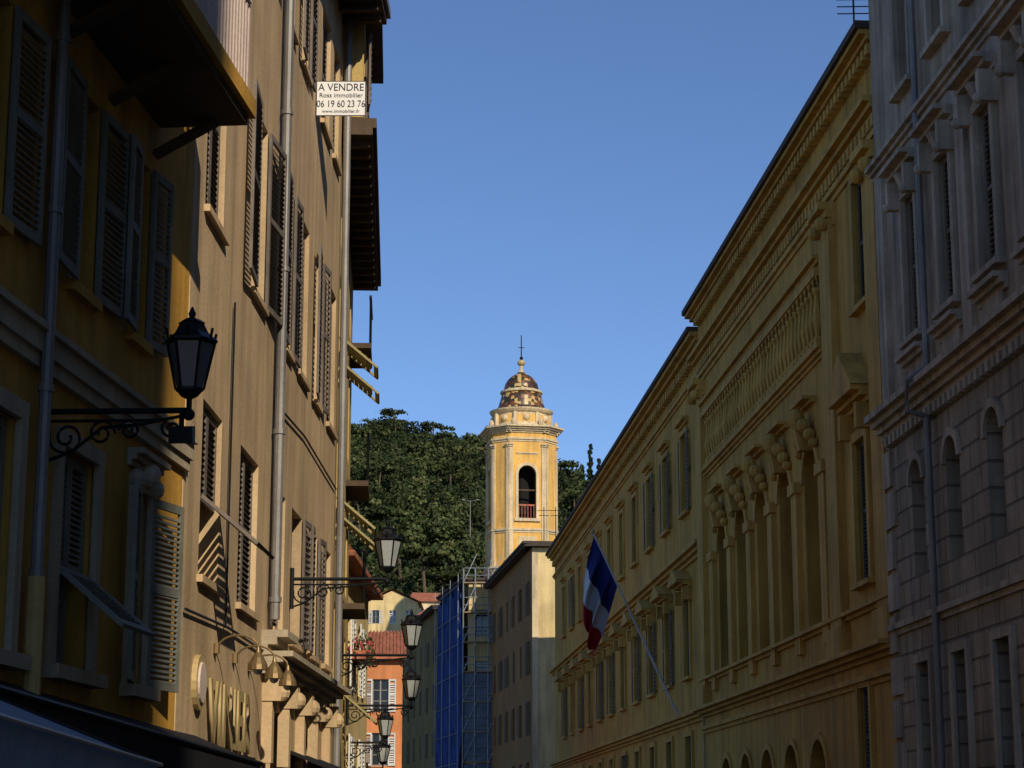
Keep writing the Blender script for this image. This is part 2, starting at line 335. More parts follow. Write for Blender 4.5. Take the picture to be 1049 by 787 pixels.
# letters
def text(body,size,ext,m,loc,rot,name,parent,align='LEFT',sx=1):
    c=bpy.data.curves.new(name,'FONT'); c.body=body; c.size=size; c.extrude=ext; c.align_x=align; c.offset=.0; c.materials.append(m)
    o=bpy.data.objects.new(name,c); COL.objects.link(o); o.location=loc; o.rotation_euler=rot; o.scale=(sx,1,1); o.parent=parent; return o
S=empty('shop_sign')
p=F2.P(19.8,.06,2.42); t=text('VINIER',.86,.012,M['gold'],p,(math.radians(90),0,math.radians(90)-math.atan(.0202)),'gilded_letters',S,sx=1.0)
t.data.offset=.016; t.data.space_character=1.05
mb=MB(F2)
mb.tube([(19.35,.0,2.95),(19.35,.05,2.95)],.26,M['gold'],20); mb.tube([(19.35,.05,2.95),(19.35,.07,2.95)],.19,M['bal_white'],20); mb.box(19.6,23.1,-.01,.04,2.33,2.38,M['iron']); mb.build('emblem',S)
for k,u in enumerate((20.3,21.5,22.6)):
    S=empty('wall_lamp'); mb=MB(F2)
    pts=[(u,.0,3.35)]+[(u,.04+.2*(1-math.cos(t)),3.35+.13*math.sin(t)) for t in [i*math.pi/8 for i in range(1,9)]]
    mb.tube(pts,.012,M['brass']); mb.lathe((u,.44,3.14),[(.10,0),(.095,.05),(.06,.12),(.025,.17),(.016,.22)],M['brass'],12); mb.ball((u,.44,3.14),.05,M['lampglass']); mb.lathe((u,.02,3.3),[(.04,0),(.04,.1)],M['brass'],8)
    mb.build('gooseneck',S)
# for-sale sign
S=empty('for_sale_sign'); mb=MB(); y=27.6; x0=-2.78; w=.70; z0=11.50; h=.52
mb.box(x0,x0+w,y,y+.015,z0,z0+h,M['signw'])
for a,b,c,e in ((x0,x0+w,z0,z0+.008),(x0,x0+w,z0+h-.008,z0+h),(x0,x0+.008,z0+.008,z0+h-.008),(x0+w-.008,x0+w,z0+.008,z0+h-.008)): mb.box(a,b,y-.004,y+.001,c,e,M['signk'])
mb.tube([(x0-.05,y+.03,z0+.1),(x0+w*.5,y+.03,z0+.1)],.012,M['iron']); mb.tube([(x0-.05,y+.03,z0+.42),(x0+w*.5,y+.03,z0+.42)],.012,M['iron']); mb.build('board',S)
R90=(math.radians(90),0,0)
text('A VENDRE',.155,.001,M['signk'],(x0+w/2,y-.004,z0+.375),R90,'line_1',S,'CENTER',.90)
text('Ross immobilier',.095,.001,M['signk'],(x0+w/2,y-.004,z0+.275),R90,'line_2',S,'CENTER')
text('06 19 60 23 76',.145,.001,M['signk'],(x0+w/2,y-.004,z0+.13),R90,'line_3',S,'CENTER',.78)
text('www.immobilier.fr',.07,.001,M['signk'],(x0+w/2,y-.004,z0+.045),R90,'line_4',S,'CENTER')

# ------------------------------------------------------------ left building 3
F3=Fac((-1.015,0),(-.055,1),(1,0)); B=empty('stucco_building'); mb=MB(F3)
cs=[32.4,34.4,36.4,38.6]; holes=[(c-.45,c+.45,z,z+1.9) for c in cs for z in (3.2,5.9,8.5)]+[(c-.4,c+.4,10.9,12.0) for c in cs]
mb.wall(31.2,40.5,0,12.5,holes,M['tan2'],.25); mb.box(31.2,40.5,-9,-.56,0,12.5,M['tan2']); mb.build('walls',B)
mb=MB(F3)
for c in cs:
    for z in (3.2,5.9,8.5): mb.bay(c-.45,c+.45,z,z+1.9,random.choice(['closed','flap','flap','closed']),'shut_y',slat=.1)
    mb.window(c-.4,c+.4,10.9,12.0,-.25,2)
mb.build('windows',B)
mb=MB(F3); mb.box(31.25,41,-9,.5,12.5,12.62,M['brown']); mb.box(31.25,41.1,-9,.56,12.62,12.78,M['brown'])
for k in range(18): mb.box(31.5+k*.52,31.62+k*.52,-.02,.45,12.38,12.5,M['brown'])
mb.build('eaves',B)
mb=MB(F3)  # attic storey over the eave, with loggia and screen
mb.wall(31.25,34.6,12.79,14.7,[(31.6,32.5,13.0,14.4),(33.1,34.0,13.0,14.4)],M['tan2'],.2,d=.34)
mb.box(31.25,34.6,-6,-.17,12.79,14.7,M['tan2']); mb.bay(31.6,32.5,13.0,14.4,'open','shut_b',sw=.4,depth=.2,slat=.1,d=.34); mb.bay(33.1,34.0,13.0,14.4,'closed','shut_b',depth=.2,slat=.1,d=.34)
mb.box(31.2,34.8,-6,.62,14.7,14.85,M['brown'])
for k in range(4): mb.tube([(34.7+k*.6,.45,12.78),(34.7+k*.6,.45,13.9)],.018,M['iron'])
for z in (13.3,13.9): mb.tube([(34.7,.45,z),(36.5,.45,z)],.016,M['iron'])
mb.box(34.72,36.48,.43,.44,12.85,13.85,M['netg']); mb.build('attic',B)
mb=MB(F3)
for u,z in ((39,10.7),(38.2,7.9),(36,5.4)):
    mb.box(u-.9,u+.9,-.02,.42,z-.1,z,M['brown'])
    for k in range(13): mb.tube([(u-.88+k*.146,.39,z),(u-.88+k*.146,.39,z+.9)],.012,M['iron'],4)
    mb.box(u-.9,u+.9,.37,.42,z+.9,z+.94,M['iron'])
mb.build('balconies',B)

# building 4 (low pale) with flowers
F4=Fac((-3.95,0),(.009,1),(1,0)); B=empty('yellow_house'); mb=MB(F4)
hs=[(44.5,45.4,4.6,6.2),(47.3,48.2,4.6,6.2),(44.5,45.4,2,3.6),(47.3,48.2,2,3.6)]
mb.wall(42,50,0,7.1,hs,M['pale'],.2); mb.box(42,50,-7,-.5,0,7.1,M['pale'])
for h in hs: mb.bay(*h,'open','shut_w',sw=.45,depth=.2,slat=.1)
mb.build('walls',B); mb=MB(F4); mb.box(41.8,50.2,-7,.35,7.1,7.22,M['tile']); mb.box(41.8,50.2,-7,.2,7.22,7.4,M['tile']); mb.build('roof',B)
S=empty('flower_box'); mb=MB(F4); mb.box(44.5,46.0,.02,.4,5.2,5.4,M['tile'])
for k in range(380):
    u=random.uniform(44.4,46.1); d=random.uniform(.0,.5); z=5.38+random.uniform(-.32,.28); q=random.uniform(.035,.065); a=random.uniform(0,6)
    mb.quad((u,d,z),(u+q*math.cos(a),d+q*math.sin(a),z+q*.3),(u+q*math.cos(a),d+q*math.sin(a),z+q*1.3),(u,d,z+q),M['flower'] if random.random()<.35 else M['leaf2'])
mb.build('flowers',S)

# ------------------------------------------------------------ salmon house facing camera
def frontfac(y,sl=0): return Fac((0,y),(1,sl),(0,-1))
FO=frontfac(90,.06); B=empty('salmon_house'); mb=MB(FO)
hs=[(-6.05,-5.35,6.6,8.0),(-6.05,-5.35,4.3,5.7),(-8.2,-7.5,6.6,8.0),(-8.2,-7.5,4.3,5.7),(-6.05,-5.35,1.9,3.3)]
mb.wall(-10.5,-4.75,0,8.9,hs,M['orange'],.15); mb.box(-10.5,-4.75,-8,-.47,0,8.9,M['orange'])
for h in hs: mb.bay(*h,'open','shut_w',sw=.32,depth=.15,slat=.1,ang=5)
mb.build('walls',B); mb=MB(FO)
mb.add([(-10.8,.4,8.85),(-4.6,.4,8.85),(-4.6,-4,10.3),(-10.8,-4,10.3),(-10.8,.4,8.97),(-4.6,.4,8.97),(-4.6,-4,10.42),(-10.8,-4,10.42)],[(0,1,2,3),(4,5,6,7),(0,1,5,4),(1,2,6,5),(3,0,4,7)],M['tile'])
for k in range(40): mb.tube([(-10.7+k*.155,.42,9.0),(-10.7+k*.155,-4,10.45)],.05,M['tile'],5)
mb.build('roof',B)

# ------------------------------------------------------------ distant houses
def house(name,y,x0,x1,h,m,depth=9,rows=2,cols=3,roof=1.6,sh='shut_w',sl=0,gable=False):
    f=frontfac(y,sl); B=empty(name); mb=MB(f); hs=[]
    for r in range(rows):
        for c in range(cols):
            cx=x0+(x1-x0)*(c+.5)/cols; hs.append((cx-.4,cx+.4,h-2.4-r*3,h-.9-r*3))
    mb.wall(x0,x1,0,h,hs,M[m],.2); mb.box(x0,x1,-depth,-.52,0,h,M[m])
    for q in hs: mb.bay(*q,random.choice(['open','closed']),sh,sw=.38,depth=.2,slat=.2,rows=2)
    mb.build('walls',B); mb=MB(f); t=M['tile']; a,b=x0-.4,x1+.4
    if gable:
        cx=(a+b)/2
        mb.add([(a,.4,h),(cx,.4,h+roof),(b,.4,h),(a,-depth,h),(cx,-depth,h+roof),(b,-depth,h),(a,.4,h-.15),(b,.4,h-.15)],[(0,1,4,3),(1,2,5,4)],t)
        mb.add([(x0,0,h-.01),(cx,0,h+roof-.2),(x1,0,h-.01)],[(0,1,2)],M[m])
    else:
        mb.add([(a,.4,h),(b,.4,h),(b-1,-depth/2,h+roof),(a+1,-depth/2,h+roof),(a,-depth-.4,h),(b,-depth-.4,h)],[(0,1,2,3),(4,5,2,3),(0,3,4),(1,2,5),(0,1,5,4)],t)
    mb.build('roof',B); return B
house('tan_house',230,-16.2,-10.6,26.6,'pale',gable=True,roof=1.5)
house('cream_house',215,-9.6,-6.2,23.6,'cream',roof=1.3,cols=2)
house('red_roofed_house',250,-12,-6.4,28.6,'cream',roof=1.6,sl=.2)
house('red_roofed_house',205,-15.5,-9.8,19.8,'orange',roof=1.3)
house('pale_house',260,-23,-17,29,'cream',roof=1.5)

# right-hand far buildings, left facades
def streetblock(name,p0,p1,h,m,cols,rows,sh,roofm='roofdark',depth=8,sw=.45,ov=.5,front=None,z0=3.5):
    t=Vector((p1[0]-p0[0],p1[1]-p0[1])); Ln=t.length; t.normalize()
    f=Fac(p0,t,(-1,0)); B=empty(name); mb=MB(f); hs=[]
    for r in range(rows):
        for c in range(cols):
            cx=Ln*(c+.5)/cols; z=z0+r*(h-z0-.3)/rows; hs.append((cx-.5,cx+.5,z,z+1.9))
    mb.wall(0,Ln,0,h,hs,M[m],.25); mb.box(0,Ln,-depth,-.57,0,h,M[m])
    for q in hs: mb.bay(*q,random.choice(['open','closed','half']),sh,sw=sw,slat=.15)
    mb.build('walls',B); mb=MB(f); mb.box(-ov,Ln+.3,-depth,ov,h,h+.15,M[roofm]); mb.box(-ov-.1,Ln+.3,-depth,ov+.1,h+.15,h+.3,M[roofm]); mb.build('roof',B)
    return B,f,Ln
B,f,Ln=streetblock('corner_building',(1.15,118),(-1.35,139),17.6,'ochre_shaded',6,4,'shut_b')
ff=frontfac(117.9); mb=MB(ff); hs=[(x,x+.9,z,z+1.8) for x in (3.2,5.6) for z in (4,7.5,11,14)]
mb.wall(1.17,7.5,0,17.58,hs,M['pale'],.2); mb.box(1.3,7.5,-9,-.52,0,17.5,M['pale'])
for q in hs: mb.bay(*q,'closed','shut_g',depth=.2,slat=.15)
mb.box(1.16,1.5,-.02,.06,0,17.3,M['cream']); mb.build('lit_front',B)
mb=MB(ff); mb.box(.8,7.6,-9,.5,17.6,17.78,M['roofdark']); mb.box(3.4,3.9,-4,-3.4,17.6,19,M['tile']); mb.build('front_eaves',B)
mb=MB(ff)
for x in (1.9,2.6): mb.tube([(x,-3,17.7),(x,-3,20.4)],.03,M['iron']); mb.tube([(x-.4,-3,20.2),(x+.4,-3,20.2)],.02,M['iron']); mb.tube([(x-.3,-3,19.9),(x+.3,-3,19.9)],.02,M['iron'])
mb.build('aerials',B)
# scaffolded building
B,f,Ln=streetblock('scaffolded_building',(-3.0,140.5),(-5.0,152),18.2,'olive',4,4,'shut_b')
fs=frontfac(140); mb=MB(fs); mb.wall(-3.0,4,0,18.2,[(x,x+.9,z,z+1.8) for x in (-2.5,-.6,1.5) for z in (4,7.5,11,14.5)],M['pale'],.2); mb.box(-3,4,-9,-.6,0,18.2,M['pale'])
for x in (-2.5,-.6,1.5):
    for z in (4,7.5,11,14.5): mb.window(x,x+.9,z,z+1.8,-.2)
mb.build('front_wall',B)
B=empty('scaffolding'); mb=MB(fs)
for x in (-3.3,-2.5,-1.6,-.7,.2,1.1,2.0):
    for d in (.35,1.2): mb.tube([(x,d,0),(x,d,19)],.045,M['steel'],6)
for z in range(2,20,2):
    mb.box(-3.3,2.1,.3,1.25,z-.02,z+.05,M['wood'])
    for q in (.5,1.0): mb.tube([(-3.3,1.22,z+q),(2.1,1.22,z+q)],.035,M['steel'],5)
    mb.tube([(-3.3,.4,z+.5),(-3.3,1.22,z+.5)],.03,M['steel'],5)
    for x in (-3.3,-1.6,.2): mb.tube([(x,1.24,z),(x+.9,1.24,z+1.95)],.028,M['steel'],5)
mb.box(-3.2,2,1.16,1.17,2,5.9,M['netg']); mb.box(-3.2,2,1.16,1.17,6.1,11.9,M['netg']); mb.box(-1.5,2,1.16,1.17,14,15.8,M['netg'])
mb.build('poles_and_decks',B)
mb=MB(f); n=48; zr=[1+.8*i for i in range(22)]
P=[(Ln*i/n,.5+.12*math.sin(i*1.3+z*.4)+.06*math.sin(i*3.1-z),z+(.35*math.sin(i*.8) if z>17 else 0)) for z in zr for i in range(n+1)]
mb.add(P,[(r*(n+1)+i,r*(n+1)+i+1,(r+1)*(n+1)+i+1,(r+1)*(n+1)+i) for r in range(len(zr)-1) for i in range(n)],M['net'])
for k in range(4): mb.tube([(Ln*k/3,.70,0),(Ln*k/3,.70,18.8)],.025,M['steel'],5)
for k in range(9): mb.tube([(0,.70,2+k*2),(Ln,.70,2+k*2)],.022,M['steel'],5)
mb.build('blue_net',B)
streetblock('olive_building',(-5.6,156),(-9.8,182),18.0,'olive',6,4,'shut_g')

# ------------------------------------------------------------ right yellow courthouse
FR=Fac((9.5,0),(-.066,1),(-1,0)); B=empty('courthouse'); mb=MB(FR)
Y0,Y1=37.3,59.7
arc=[44.4,47.3,50.2,53.1,56.0]; holes=[(c-.75,c+.75,5.95,9.9) for c in arc]
holes+=[(38.95-.4,38.95+.55,11.7,14.3),(39.1,40.1,6.3,9.1),(39.6,40.5,2.3,4.35)]+[(c-.8,c+.8,.3,3.5) for c in arc]
mb.wall(Y0,Y1,0,16.7,holes,M['Ry'],.4); mb.box(Y0,Y1,-14,-.72,0,16.7,M['Ry'])
for c in arc:
    mb.arch(c-.75,c+.75,9.15,9.9,'Ry',.4,ring=.2,rm='Rtrim'); mb.arch(c-.8,c+.8,2.7,3.5,'Ry',.4,ring=.15,rm='Rtrim')
mb.build('walls',B); mb=MB(FR)
for c in arc:
    mb.window(c-.75,c+.75,5.95,9.9,-.38,4); mb.window(c-.8,c+.8,.3,3.5,-.38,3)
mb.bay(38.95-.4,38.95+.55,11.7,14.3,'closed','shut_blue',slat=.08); mb.surround(38.55,39.5,11.7,14.3,.18,.08,'Rtrim')
mb.bay(39.1,40.1,6.3,9.1,'closed','shut_blue',slat=.08); mb.surround(39.1,40.1,6.3,9.1,.2,.1,'Rtrim')
mb.bay(39.6,40.5,2.3,4.35,'closed','shut_blue',slat=.08); mb.surround(39.6,40.5,2.3,4.35,.15,.08,'Rtrim')
mb.build('windows',B); mb=MB(FR); T=M['Rtrim']
# pediment over window
mb.cornice(38.6,40.6,9.7,10.0,.45,'Rtrim'); mb.add([(38.55,.45,10.0),(40.65,.45,10.0),(39.6,.45,10.85),(38.55,-.02,10.0),(40.65,-.02,10.0),(39.6,-.02,10.85)],[(0,1,2),(0,2,5,3),(1,2,5,4)],T)
for u in (38.8,40.2): mb.box(u,u+.2,-.02,.3,9.2,9.7,T)
# pilasters
for u in (37.35,41.3,58.6):
    mb.box(u,u+.95,-.02,.16,5.3,14.5,T); mb.box(u-.1,u+1.05,-.02,.24,5.0,5.6,T); mb.cornice(u-.05,u+1.0,14.0,14.5,.36,'Rtrim',3)
    mb.ball((u+.12,.26,14.05),.16,T); mb.ball((u+.83,.26,14.05),.16,T)
for c in [(arc[i]+arc[i+1])/2 for i in range(4)]+[42.95,57.45]:
    mb.box(c-.28,c+.28,-.02,.12,5.4,9.0,T); mb.box(c-.36,c+.36,-.02,.18,9.0,9.25,T)
# sculpted ornament above arches
for c in arc:
    mb.hexa((c-.14,-.01,9.75),(.28,0,0),(0,.28,0),(0,.12,.55),T)
    mb.ball((c,.3,10.45),.2,T,10,1.25)
    for sg in (-1,1):
        mb.ball((c+sg*.32,.2,10.25),.17,T); mb.ball((c+sg*.55,.14,10.02),.14,T); mb.ball((c+sg*.75,.1,9.8),.11,T)
    mb.cornice(c-.7,c+.7,10.72,10.86,.3,'Rtrim',2)
# frieze panel
mb.cornice(42.5,58.4,11.5,11.75,.2,'Rtrim'); mb.cornice(42.5,58.4,13.45,13.7,.25,'Rtrim')
mb.box(42.6,58.3,-.01,.02,11.75,13.45,M['olive'])
n=int((58.1-42.7)/.42)
for k in range(n):
    u=42.75+k*.42
    mb.lathe((u,.12,11.81),[(.10,0),(.10,.08),(.05,.16),(.11,.5),(.06,.9),(.05,1.05),(.10,1.14),(.10,1.2)],T,6)
    mb.arch(u-.21,u+.21,13.03,13.25,'Rtrim',.05,d=.16,n=5) 
mb.box(42.6,58.3,.0,.2,13.25,13.45,T); mb.box(42.6,58.3,.0,.2,11.75,11.81,T)
# main cornices
mb.cornice(Y0,Y1+.1,14.5,14.75,.12,'Rtrim',2); mb.cornice(Y0,Y1+.2,15.05,15.4,.32,'Rtrim',3); mb.dentils(Y0,Y1,14.8,15.05,.34,.17,.14,'Rtrim')
mb.dentils(Y0,Y1,16.25,16.45,.34,.17,.2,'Rtrim'); mb.cornice(Y0,Y1+.3,16.45,16.75,.34,'Rtrim',3)
mb.box(Y0-.05,Y1+.35,-14,.42,16.75,16.9,M['roofdark'])
mb.cornice(Y0,Y1,4.75,5.0,.4,'Rtrim',3); mb.cornice(Y0,Y1,4.3,4.5,.15,'Rtrim',2); mb.cornice(Y0,Y1,5.7,5.85,.2,'Rtrim',2)
mb.build('stone_trim',B)
# far wing
FW=Fac((9.65,0),(-.066,1),(-1,0)); mb=MB(FW); Z0,Z1=59.7,111
cs=[63.6+4.15*k for k in range(11)]; holes=[]
for c in cs: holes+=[(c-.6,c+.6,11.3,13.8),(c-.6,c+.6,6.2,8.6),(c-.6,c+.6,2.4,4.4)]
mb.wall(Z0,Z1,0,16.2,holes,M['Ry'],.3); mb.box(Z0,Z1,-14,-.62,0,16.2,M['Ry']); mb.build('wing_walls',B)
mb=MB(FW)
for c in cs:
    for z0,z1 in ((11.3,13.8),(6.2,8.6),(2.4,4.4)):
        mb.bay(c-.6,c+.6,z0,z1,'closed' if random.random()<.6 else 'open','shut_blue',sw=.55,slat=.14); 
    mb.surround(c-.6,c+.6,11.3,13.8,.16,.08,'Rtrim'); mb.surround(c-.6,c+.6,6.2,8.6,.16,.08,'Rtrim'); mb.surround(c-.6,c+.6,2.4,4.4,.16,.08,'Rtrim')
mb.build('wing_windows',B); mb=MB(FW)
for c in cs:
    mb.cornice(c-1,c+1,8.9,9.1,.5,'Rtrim',3); mb.add([(c-1.05,.5,9.1),(c+1.05,.5,9.1),(c,.5,9.5),(c-1.05,-.02,9.1),(c+1.05,-.02,9.1),(c,-.02,9.5)],[(0,1,2),(0,2,5,3),(1,2,5,4)],T)
    mb.box(c-.9,c-.7,-.02,.3,8.5,8.9,T); mb.box(c+.7,c+.9,-.02,.3,8.5,8.9,T); mb.cornice(c-.85,c+.85,14.05,14.25,.22,'Rtrim',2)
mb.cornice(Z0,Z1+.1,9.6,9.95,.35,'Rtrim',3); mb.cornice(Z0,Z1+.1,4.75,5.05,.35,'Rtrim',3); mb.dentils(Z0,Z1,15.5,15.75,.5,.24,.2,'Rtrim')
mb.cornice(Z0,Z1+.2,14.9,15.1,.12,'Rtrim',2); mb.cornice(Z0,Z1+.3,15.8,16.2,.4,'Rtrim',3); mb.box(Z0,Z1+.4,-14,.48,16.2,16.35,M['roofdark'])
mb.build('wing_trim',B)
mb=MB(FW); mb.tube([(60.1,.1,16.1),(60.1,.1,.5)],.07,M['pipey'],8)
mb.build('rainwater_pipe',B)
mb=MB(FR); mb.tube([(38.6,.1,16.9),(38.6,.1,18.15)],.02,M['iron'])
for k in range(4): mb.tube([(38.45,-.2,17.55+k*.15),(38.75,.4,17.65+k*.15)],.012,M['iron'])
mb.build('aerial',B)

# flag
B=empty('french_flag'); mb=MB(); base=Vector((5.24,64.6,4.95)); tip=Vector((2.56,64.6,10.86)); mb.tube([base,tip],.045,M['alu'],8,.03); mb.ball(tip,.08,M['gold']); mb.tube([base,base+Vector((.5,0,-.3))],.06,M['iron']); mb.build('flagpole',B)
mb=MB(); NH,NV=24,48; V=[]; 
for i in range(NH+1):
    h=i/NH
    hp=tip+(base-tip).normalized()*(.12+1.75*h)
    for j in range(NV+1):
        v=j/NV; ez=Vector((tip.x-.26+.22*h, 64.6, tip.z-2.75-1.25*h))
        w=v**.85; p=hp.lerp(ez,w)
        p.x+= -.20*math.sin(v*math.pi)*(1-h) + .09*math.sin(h*13+v*3)*v**.5
        p.y+= .32*math.sin(h*15+v*2)*min(1,v*2.5)+.10*math.sin(h*31+v*5)*min(1,v*3)
        p.z+= .12*math.sin(h*15+1)*v**.7
        V.append(p)
for j0,j1,mm in ((0,16,'fblue'),(16,32,'fwhite'),(32,48,'fred')):
    mb.add(V,[(i*(NV+1)+j,i*(NV+1)+j+1,(i+1)*(NV+1)+j+1,(i+1)*(NV+1)+j) for i in range(NH) for j in range(j0,j1)],M[mm])
mb.build('cloth',B,True)

# ------------------------------------------------------------ grey stone building
FG=Fac((9.35,0),(-.066,1),(-1,0)); B=empty('grey_stone_building'); mb=MB(FG)
up=[34.7,32.5,30.2,27.9,25.6]; holes=[(c-.42,c+.42,10.0,12.6) for c in up]+[(c-.42,c+.42,14.6,17.0) for c in up]
lw=[35.1,32.9,30.6,28.3,26.0]; holes2=[(c-.4,c+.4,5.9,7.9) for c in lw]+[(c-.4,c+.4,2.0,4.4) for c in lw]
mb.wall(-11,37.2,8.6,19,holes,M['stone_s'],.3); mb.wall(-11,37.2,0,8.6,holes2,M['stone'],.35); mb.box(-11,37.2,-14,-.68,0,19,M['stone_s'])
for c in lw: mb.arch(c-.4,c+.4,7.5,7.9,'stone',.35,ring=.14,rm='stone_t')
mb.build('walls',B); mb=MB(FG)
for c in up:
    mb.bay(c-.42,c+.42,10.0,12.6,random.choice(['closed','none']),'shut_g',depth=.3,slat=.09); mb.surround(c-.42,c+.42,10.0,12.6,.16,.1,'stone_t')
    mb.window(c-.42,c+.42,14.6,17.0,-.3); mb.surround(c-.42,c+.42,14.6,17.0,.16,.1,'stone_t')
for c in lw:
    mb.window(c-.4,c+.4,5.9,7.9,-.33); mb.window(c-.4,c+.4,2.0,4.4,-.33); mb.surround(c-.4,c+.4,2.0,4.4,.14,.07,'stone_t')
mb.build('windows',B); mb=MB(FG); S_=M['stone_t']
for c in up:
    mb.cornice(c-.75,c+.75,12.95,13.2,.4,'stone_t'); mb.box(c-.66,c-.5,-.02,.3,12.45,12.95,S_); mb.box(c+.5,c+.66,-.02,.3,12.45,12.95,S_)
    mb.cornice(c-.7,c+.7,9.5,9.75,.25,'stone_t'); mb.box(c-.5,c+.5,-.02,.06,9.0,9.5,S_)
    mb.hexa((c-.1,-.01,12.75),(.2,0,0),(0,.2,0),(0,.1,.2),S_); mb.cornice(c-.7,c+.7,17.3,17.5,.3,'stone_t')
    for q in (-.66,.5): mb.ball((c+q+.08,.3,12.5),.09,S_)
mb.cornice(-11,37.25,8.6,9.05,.38,'stone_t',4); mb.cornice(-11,37.22,13.6,13.85,.2,'stone_t',3); mb.dentils(22,37.1,8.42,8.6,.3,.15,.12,'stone_t')
mb.cornice(-11,37.22,5.0,5.2,.12,'stone_t',2); mb.cornice(-11,37.3,18.2,19.1,.5,'stone_t',4)
for u in (36.5,31.2): mb.box(u,u+.5,-.02,.08,9.05,13.6,S_)
# quoins at end
for k in range(11): mb.box(36.75-(.2 if k%2 else 0),37.24,-.02,.06,.2+k*.75,.2+k*.75+.66,S_)
mb.build('stone_trim',B); mb=MB(FG)
mb.tube([(33.75,.12,18),(33.75,.12,9.2)],.06,M['zinc'],8); mb.tube([(33.9,.12,8.4),(33.9,.12,.5)],.06,M['zinc'],8)
mb.tube([(33.9,.02,8.4),(33.9,.46,8.5),(33.8,.46,9.0),(33.75,.12,9.25)],.05,M['zinc'],8); mb.build('drainpipe',B)

# unseen block behind the viewer, right, added and slanted to shade the ochre building
FB=Fac((8.8,0),(-.0,1),(-1,0)); B=empty('shade_block'); mb=MB(FB); hs=[(y,y+1,z,z+1.8) for y in (-36,-31,-26,-21,-16) for z in (4,8,12,16,20,24)]
mb.wall(-40,-12.9,0,29,hs,M['tan'],.25)
mb.hexa((-41,-.57,0),(28.1-1.45,0,0),(-30,-12,0),(0,0,29),M['tan'])
for h in hs: mb.window(*h,-.25)
mb.build('walls',B)

# ------------------------------------------------------------ street lamps
def lamp(wall,tip,z,big=False):
    B=empty('street_lamp'); w=Vector((*wall,z)); e=Vector((*tip,z))-w; L_=e.length; d=e.normalized(); up=Vector((0,0,1)); I=M['iron']
    Q=lambda s,h: w+d*s+up*h
    mb=MB(); mb.tube([Q(0,0),Q(L_,0)],.022,I,8); mb.tube([Q(0,-.07),Q(L_*.8,-.07)],.012,I,6)
    mb.tube([Q(.02,-.38),Q(.02,.14)],.03,I,8)
    def scroll(cx,cz,r,t0,t1,turn=1,rr=.012):
        pts=[]
        for i in range(23):
            f=i/22; t=t0+(t1-t0)*f; q=r*(1-.8*f); pts.append(Q(cx+q*math.cos(t),cz+q*math.sin(t)*turn))
        mb.tube(pts,rr,I,6)
    scroll(.17,-.19,.13,math.pi*.9,math.pi*4.2); scroll(.42,-.16,.10,0,math.pi*3.2); scroll(.62,-.14,.08,math.pi,-math.pi*2.2); scroll(L_-.12,-.13,.08,math.pi*.5,math.pi*3.4)
    mb.tube([Q(.02,-.36),Q(.2,-.3),Q(.42,-.12),Q(.7,-.1),Q(L_-.05,-.04)],.013,I,6)
    mb.ball(Q(L_,-.03),.045,I,10); mb.tube([Q(L_,-.02),Q(L_,.1)],.02,I,8); mb.build('bracket',B)
    c=Q(L_,.08); mb=MB(); n=6
    mb.lathe(c,[(.02,0),(.06,.02),(.085,.05),(.10,.06),(.10,.08)],I,n)
    mb.lathe(c,[(.17,.40),(.19,.415),(.19,.43),(.13,.48),(.12,.49),(.09,.55),(.10,.56),(.06,.585),(.02,.60),(.028,.63),(.006,.68)],I,n)
    for k in range(n):
        a=2*math.pi*k/n; mb.tube([c+Vector((.10*math.cos(a),.10*math.sin(a),.07)),c+Vector((.172*math.cos(a),.172*math.sin(a),.41))],.009,I,4)
        b=a+math.pi/n; mb.tube([c+Vector((.175*math.cos(b),.175*math.sin(b),.43)),c+Vector((.19*math.cos(b),.19*math.sin(b),.50))],.01,I,4)
    mb.build('lantern_frame',B); mb=MB(); mb.lathe(c,[(.092,.08),(.163,.40)],M['lampglass'] if not big else M['smoke'],n); mb.build('lantern_glass',B)
    if big:
        mb=MB(); mb.tube([Q(L_-.05,0),Q(L_-.05,-.12)],.02,I); mb.hexa(Q(L_-.14,-.24),d*.17,Vector((0,.14,.03)),Vector((0,-.02,.12)),I); mb.build('floodlight',B)
lamp((-3.34,14.35),(-2.30,14.3),4.52,True)
lamp((-2.82,26),(-1.585,26),4.72); lamp((-2.89,34),(-1.66,34),4.42); lamp((-3.2,40),(-1.95,40),3.95)
lamp((-3.55,45),(-2.75,45),3.45); lamp((-3.5,50),(-3.1,50),3.05)

